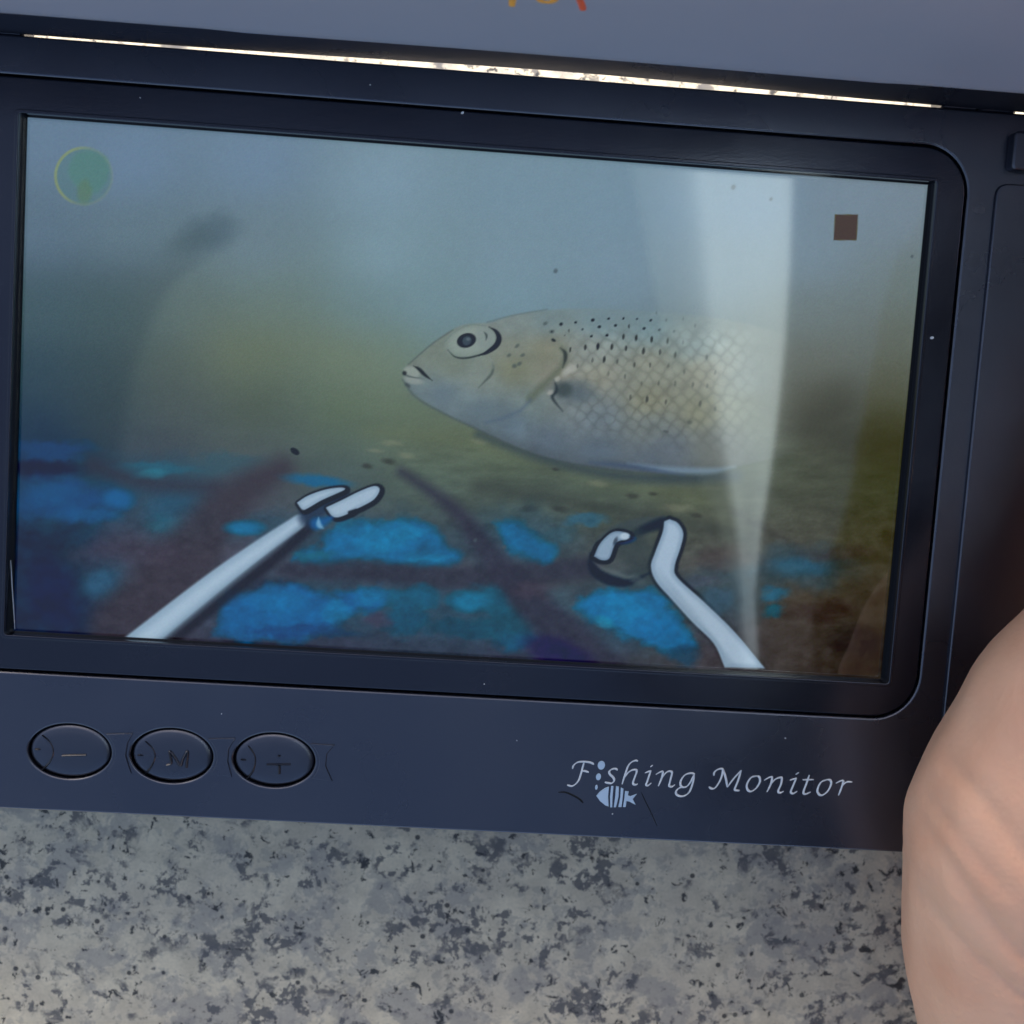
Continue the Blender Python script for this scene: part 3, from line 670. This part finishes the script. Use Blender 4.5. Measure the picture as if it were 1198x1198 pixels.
    q = c1([(120,525)])[0]; blob(q[0], q[1], 11, 4, (140,150,146), .7, .2, .5)
    tline(c1([(118,440),(150,458),(185,492),(228,525)]), 4.4, 1.0, (30,36,38), .92)
    tline(c1([(60,470),(68,490),(110,505),(180,515)]), 2.0, 1.0, (70,80,80), .8)
    q = c1([(66,482)])[0]; blob(q[0], q[1], 2.6, 2.6, (34,40,42), .85, 0, .5); q = c1([(84,552)])[0]; blob(q[0], q[1], 4, 2, (52,62,64), .6, .6, .6)
    # back spots
    c2 = lambda x, y: (640 + x / 4.608, 340 + y / 4.608)
    SP = [(75,180,9,.8,0),(157,170,7,.8,0),(248,160,9,.98,0),(330,152,7,.9,0),(410,150,6,.85,0),(487,153,6,.6,0),(560,160,7,.75,0),(590,120,5,.3,1),(645,160,6,.35,1),(735,150,6,.25,1),(800,190,6,.3,1),
    (283,196,9,.85,0),(370,190,8,.8,0),(443,195,7,.7,1),(522,205,8,.75,0),(608,207,7,.5,0),(685,218,7,.3,0),(120,215,6,.5,1),(192,210,6,.6,0),(25,222,5,.6,0),(35,268,9,.8,2),(95,240,4,.5,0),(240,247,7,.8,0),(323,243,8,.98,0),(412,247,9,.8,1),(482,255,10,.85,1),(565,262,10,.8,1),(653,270,9,.6,1),(735,280,8,.2,1),
    (125,320,8,.7,1),(208,305,9,.8,1),(275,298,11,.98,1),(348,305,10,.8,1),(427,312,9,.75,1),(518,325,11,.75,1),(608,330,10,.55,1),(692,345,10,.6,1),(860,360,8,.45,1),(905,440,8,.3,1),
    (245,375,8,.45,1),(308,372,10,.8,1),(380,380,9,.4,1),(470,400,8,.5,1),(555,400,8,.4,1),(653,405,8,.35,1),(740,435,8,.45,1),(330,450,8,.25,1),(420,465,8,.3,1),(600,500,8,.3,1),(690,500,9,.35,1),(785,505,9,.4,1),(865,515,8,.35,1),(538,585,11,.6,1),(450,575,9,.4,1),(640,600,9,.4,1),(825,610,10,.5,1),(905,635,8,.4,1),(770,710,12,.35,0),(510,500,7,.25,1),(640,760,10,.25,2),(165,405,7,.35,1)]
    for (x, y, r, a, k) in SP:
        q = c2(x, y); r = r / 4.608 * .95
        if k == 0: blob(q[0], q[1], r * 1.25, r * .95, (20,26,32), a, -.5, .45, 1.2, x)
        elif k == 1: blob(q[0], q[1], r * .8, r * 1.75, (34,38,38), a, .12, .45, 1.2, x)
        else: blob(q[0], q[1], r * 1.5, r * .9, (24,30,34), a, .4, .45, 1.2, x)
    # --- on-screen icons and specks
    icon = np.hypot(X - 98, Y - 206)
    comp(.55 * sstep(34, 31, icon), (80, 116, 120))
    XX = X + 6 * fbm(14, 14, 91, 3); YY = Y + 6 * fbm(14, 14, 95, 3)
    comp(.85 * sstep(28, 20, np.hypot((XX - 104) / 1.0, (YY - 200) / 1.05)), (80, 122, 118))
    blob(99, 224, 8, 14, (86, 118, 100), .8, .1, .4, 3)
    ang = np.arctan2(Y - 206, X - 98)
    comp(.85 * sstep(2.6, .8, np.abs(icon - 33)) * (.25 + .75 * sstep(.2, -.7, np.cos(ang - .25))), (124, 142, 104))
    cxs, cys = X - 989.5, Y - 266
    sq = np.maximum(np.abs(cxs + .06 * cys), np.abs(cys + .0 * cxs) * .9)
    comp(sstep(14.2, 12.8, sq), (68, 56, 6))
    for (x, y, r) in ((650,317,2.4),(858,219,2.6),(902,233,2.0),(1067,300,1.6),(590,640,2.2),(556,632,2)):
        blob(x, y, r, r * 1.2, (70,84,92), .7, .5, .5)
    # sensor grain and block noise
    img += (rng.random(img.shape[:2])[..., None] - .5) * .020 + (rng.random(img.shape) - .5) * .018
    img *= 1 + (.022 * fbm(9, 9, 101, 3))[..., None]
    img = np.clip(img, 0, 1)
    inside = (np.abs(GX) < .07735) & (np.abs(GY) < .04395)
    lin = np.where(img <= .04045, img / 12.92, ((np.clip(img, 0, 1) + .055) / 1.055) ** 2.4)
    lin = np.clip(lin - HAZE, 0.0005, 1)
    lin[~inside] = 0
    me = bpy.data.meshes.new('display')
    co = np.stack([GX, GY, np.zeros_like(GX)], -1).reshape(-1, 3).astype(np.float32)
    idx = np.arange(NX * NY).reshape(NY, NX)
    q = np.stack([idx[:-1, :-1], idx[:-1, 1:], idx[1:, 1:], idx[1:, :-1]], -1).reshape(-1, 4)
    me.vertices.add(len(co)); me.vertices.foreach_set('co', co.ravel())
    me.loops.add(q.size); me.loops.foreach_set('vertex_index', q.ravel().astype(np.int32))
    me.polygons.add(len(q)); me.polygons.foreach_set('loop_start', np.arange(0, q.size, 4, dtype=np.int32))
    me.update(calc_edges=True); me.validate()
    at = me.attributes.new('picture', 'FLOAT_COLOR', 'POINT')
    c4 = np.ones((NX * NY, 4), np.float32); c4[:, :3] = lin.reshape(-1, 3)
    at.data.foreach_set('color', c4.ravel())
    m, N, L, P = mat('lit_display')
    a = N.new('ShaderNodeAttribute'); a.attribute_name = 'picture'
    P.inputs['Base Color'].default_value = (.004, .004, .005, 1)
    P.inputs['Roughness'].default_value = .045; P.inputs['IOR'].default_value = 1.70
    L.new(a.outputs['Color'], P.inputs['Emission Color'])
    P.inputs['Emission Strength'].default_value = 1.0 / 2 ** EXPOSURE
    return mesh_obj('display', me, m, mon)
HAZE = np.array([.017, .022, .030])
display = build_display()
display['label'] = 'glossy lit screen showing a pale scaled fish above blue mesh and two white arms'

# shift every monitor shape so that the case stands on the granite
for o in [mon] + list(mon.children_recursive):
    if o.type == 'MESH': o.data.transform(Matrix.Translation((0, 0, OZ)))

# ------------------------------------------------------------------ hand at the lower right
def build_hand():
    chains = [
        [((222, -328, 118), 40), ((196, -275, 88), 42), ((150, -190, 22), 32), ((126, -142, -3), 25), ((113, -114, 5), 21.5), ((102, -88, 15), 21.3), ((95.3, -62, 25), 20.4), ((98.2, -44, 28), 17.6), ((103.5, -30, 30), 14.4), ((107.5, -18, 31), 12.6), ((114, 4, 29), 12.0), ((117, 16, 27), 10.6), ((120, 30, 22), 8.5)],
        [((124, -138, -2), 24), ((128, -90, 22), 17), ((134, -48, 28), 12.5), ((141, -16, 14), 9.8), ((143, -4, -8), 8.8), ((141, -3, -26), 8)],
        [((128, -138, -2), 24), ((140, -90, 22), 17), ((150, -44, 27), 12.5), ((160, -8, 13), 10), ((163, 6, -8), 9), ((161, 8, -27), 8)],
        [((131, -139, -2), 24), ((150, -92, 18), 16), ((162, -48, 28), 11.5), ((171, -12, 22), 9.5), ((175, 6, 0), 8.6), ((173, 8, -22), 7.6)],
        [((134, -141, -3), 23), ((158, -98, 12), 14), ((174, -62, 20), 10.5), ((186, -34, 12), 8.4), ((189, -22, -6), 7.6), ((187, -21, -24), 6.8)],
        [((99, -60, 24), 15), ((116, -64, 26), 14), ((131, -62, 28), 12)],
        [((103, -44, 27), 11), ((118, -48, 29), 10), ((131, -50, 31), 10)],
    ]
    bm = bmesh.new()
    for ch in chains:
        for (a, ra), (b, rb) in zip(ch[:-1], ch[1:]):
            a, b = Vector(a), Vector(b); n = max(2, int((b - a).length / (min(ra, rb) * .22)))
            for i in range(n + 1):
                t = i / n; r = ra + (rb - ra) * (t * t * (3 - 2 * t)); p = a.lerp(b, t)
                bmesh.ops.create_icosphere(bm, subdivisions=2, radius=r * MM, matrix=Matrix.Translation((p.x * MM, p.y * MM, p.z * MM + OZ)))
    me = bpy.data.meshes.new('person'); bm.to_mesh(me); bm.free()
    o = bpy.data.objects.new('tmp', me); COL.objects.link(o)
    r = o.modifiers.new('r', 'REMESH'); r.mode = 'VOXEL'; r.voxel_size = .0012
    s = o.modifiers.new('s', 'SMOOTH'); s.factor = .5; s.iterations = 22
    dg = bpy.context.evaluated_depsgraph_get(); dg.update()
    m2 = bpy.data.meshes.new_from_object(o.evaluated_get(dg)); bpy.data.objects.remove(o)
    m2.name = 'person'
    n = len(m2.vertices); co = np.empty(n * 3, np.float32); m2.vertices.foreach_get('co', co); co = co.reshape(-1, 3)
    nr = np.empty(n * 3, np.float32); m2.vertex_normals.foreach_get('vector', nr); nr = nr.reshape(-1, 3)
    d = np.zeros(n)
    for k, cr in enumerate(CREASES):
        pl = np.array([(p.x, p.y) for p in catmull(cr, 5)]) * MM
        best = np.full(n, 1e9); side = np.zeros(n); tt = np.zeros(n)
        for j, (a, b) in enumerate(zip(pl[:-1], pl[1:])):
            ab = b - a; t = np.clip(((co[:, :2] - a) @ ab) / (ab @ ab), 0, 1)
            dv = co[:, :2] - (a + t[:, None] * ab); dd = np.hypot(dv[:, 0], dv[:, 1])
            sg = np.sign(ab[0] * dv[:, 1] - ab[1] * dv[:, 0])
            u = dd < best; best[u] = dd[u]; side[u] = sg[u]; tt[u] = (j + t[u]) / (len(pl) - 1)
        sd = best * side
        env = np.clip(np.sin(np.clip(tt, 0, 1) * math.pi) * 2.2, 0, 1)
        d += env * (-.00062 * np.exp(-(sd / .0009) ** 2) + .00034 * np.exp(-((sd - .0030) / .0022) ** 2) + .00012 * np.exp(-((sd + .0026) / .0018) ** 2))
    d *= np.clip((nr[:, 2] + .1) * 2, 0, 1) * (co[:, 2] > OZ + .005)
    co += nr * d[:, None].astype(np.float32)
    m2.vertices.foreach_set('co', co.ravel()); m2.update()
    return m2
def union(name, chains, voxel, smooth_it):
    bm = bmesh.new()
    for ch in chains:
        for (a, ra), (b, rb) in zip(ch[:-1], ch[1:]):
            a, b = Vector(a), Vector(b); n = max(2, int((b - a).length / (min(ra, rb) * .3)))
            for i in range(n + 1):
                t = i / n; p = a.lerp(b, t)
                bmesh.ops.create_icosphere(bm, subdivisions=2, radius=(ra + (rb - ra) * t) * MM, matrix=Matrix.Translation((p.x * MM, p.y * MM, p.z * MM + OZ)))
    me = bpy.data.meshes.new(name); bm.to_mesh(me); bm.free()
    o = bpy.data.objects.new('tmp', me); COL.objects.link(o)
    r = o.modifiers.new('r', 'REMESH'); r.mode = 'VOXEL'; r.voxel_size = voxel
    s = o.modifiers.new('s', 'SMOOTH'); s.factor = .5; s.iterations = smooth_it
    dg = bpy.context.evaluated_depsgraph_get(); dg.update()
    m2 = bpy.data.meshes.new_from_object(o.evaluated_get(dg)); bpy.data.objects.remove(o); m2.name = name
    return m2
# unseen rest of the person, placed to block sky light from the right
pelvis, waist, chest = (545, -190, 100), (440, -150, 230), (300, -105, 375)
shR, elR, shL, elL = (222, -330, 408), (224, -326, 120), (288, 122, 402), (380, 190, 190)
TORSO = [[(pelvis, 135), (waist, 118), (chest, 118)], [(shR, 58), (chest, 95), (shL, 58)], [((268, -230, 365), 92), ((292, 45, 368), 92)], [(chest, 80), ((262, -150, 480), 58)]]
ARMS = [[(shR, 55), ((224, -330, 265), 50), (elR, 44)], [(shL, 55), ((338, 160, 295), 50), (elL, 43), ((365, 150, 150), 36), ((345, 95, 118), 26)]]
LEGS = [[(pelvis, 130), ((525, -380, 95), 95), ((355, -460, 45), 66), ((330, -468, 25), 62), ((475, -480, 10), 48), ((635, -490, 2), 40)],
        [(pelvis, 130), ((545, -60, 95), 95), ((375, 60, 42), 66), ((350, 68, 25), 62), ((500, 80, 10), 48), ((660, 90, 2), 40)]]
HEAD = [[((265, -155, 475), 52), ((240, -180, 540), 56)], [((223, -188, 600), 80), ((205, -186, 585), 76), ((181, -182, 545), 52), ((167, -180, 522), 34)],
        [((137, -178, 572), 12), ((127, -176, 556), 13)]]
FEET = [[((635, -490, 2), 36), ((720, -495, -10), 28)], [((660, 90, 2), 36), ((745, 95, -10), 28)]]
HANDL = [[((325 - 2 * k, 66 + 14 * k, 116), 14), ((297 - 2 * k, 56 + 15 * k, 108), 9), ((277, 52 + 15 * k, 92), 8)] for k in range(4)] + [[((337, 59, 116), 13), ((323, 36, 108), 10)]]
fine = build_hand()
body = union('body', TORSO + ARMS + LEGS + HEAD + FEET + HANDL, .007, 4)
bm = bmesh.new(); bm.from_mesh(fine); bm.from_mesh(body)
me = bpy.data.meshes.new('person'); bm.to_mesh(me); bm.free()
hand = mesh_obj('person', me, M_SKIN, None, 180)
tag(hand, "person's bare hand with soft skin creases, resting over the monitor's lower right corner", 'person')
grow = lambda chains, d: [[(p, r + d) for p, r in ch] for ch in chains]
M_SHIRT = plastic('shirt_cloth', (.022, .024, .032), .9, .6, .2, .3)
M_TROUS = plastic('trouser_cloth', (.035, .036, .040), .9, .6, .2, .3)
mesh_obj('shirt', union('shirt', grow(TORSO[:3] + ARMS, 9) + [[(chest, 88), ((268, -148, 462), 62)], [(elR, 52), ((196, -275, 88), 50), ((163, -215, 54), 44)]], .008, 4), M_SHIRT, hand, 180)
mesh_obj('trousers', union('trousers', grow(LEGS, 10), .008, 4), M_TROUS, hand, 180)
mesh_obj('hood', union('hood', grow(HEAD[:3], 9), .006, 4), M_SHIRT, hand, 180)  # hood added over the whole face so no sunlit skin mirrors in the screen

# unseen pale cloth, added and shaped so its mirror image makes the streak
def build_cloth():
    m, N, L, P = mat('reflector_cloth')
    tc = N.new('ShaderNodeTexCoord'); wv = N.new('ShaderNodeTexNoise'); wv.inputs['Scale'].default_value = 12
    L.new(tc.outputs['Object'], wv.inputs['Vector'])
    mx = N.new('ShaderNodeMix'); mx.data_type = 'RGBA'; mx.inputs[6].default_value = (.66, .86, .99, 1); mx.inputs[7].default_value = (.60, .80, .98, 1)
    L.new(wv.outputs['Fac'], mx.inputs[0]); L.new(mx.outputs[2], P.inputs['Base Color']); P.inputs['Roughness'].default_value = .9
    # outline: (left x, right x) mm at a parameter running from the near, high hem to the far, low hem
    rows = CLOTH_ROWS
    V, F = [], []
    nx = 22
    for zz in (0, 1):
        for i, (y, xl, xr) in enumerate(rows):
            for j in range(nx + 1):
                t = j / nx
                p = Vector(lift(xl + (xr - xl) * t, y, -230.0 - 30.0 * (1 - t) - 150.0 * (max(0.0, .45 - t) / .45) ** 2 - 5.0 * math.sin(9 * t + i * .4) * (1 - t)))
                p = p + Vector((0, .8, -.6)) * (-2.0 * zz)
                V.append((p.x * MM, p.y * MM, p.z * MM + OZ))
    nr = len(rows); st = nx + 1; off = nr * st
    for i in range(nr - 1):
        for j in range(nx):
            a = i * st + j
            F.append((a, a + 1, a + st + 1, a + st)); F.append((off + a, off + a + st, off + a + st + 1, off + a + 1))
    for i in range(nr - 1):
        for j in (0, nx):
            a = i * st + j; q = (a, a + st, off + a + st, off + a); F.append(q if j == 0 else q[::-1])
    for j in range(nx):
        for i in (0, nr - 1):
            a = i * st + j; q = (a, off + a, off + a + 1, a + 1); F.append(q if i == 0 else q[::-1])
    o = pydata('streak_reflector', V, F, m, None, 60)
    tag(o, "pale unseen cloth, added to be mirrored as the bright streak on the screen's right half", 'cloth')
# two hems traced as the streak's edges: screen points (mm) lifted along their mirror rays
def lift(sx, sy, y0=-230.0, slope=.75):
    c = Vector((CAM_C[0] * 1000, CAM_C[1] * 1000, -CAM_C[2] * 1000))
    d = Vector((sx, sy, 0)) - c
    # plane through (0, y0, 0) with normal (0, .8, -.6)
    n = Vector((0, .8, -.6)); t = n.dot(Vector((0, y0, 0)) - c) / n.dot(d)
    return tuple(c + d * t)
CLOTH_ROWS = [(54, 21, 52.8), (44, 25, 53.4), (30, 29, 54.2), (15, 33, 54.6), (2, 37, 54.4), (-8, 41, 54.0), (-18, 46, 53.2), (-30, 50, 53.0), (-46, 52.2, 55.2)]
build_cloth()
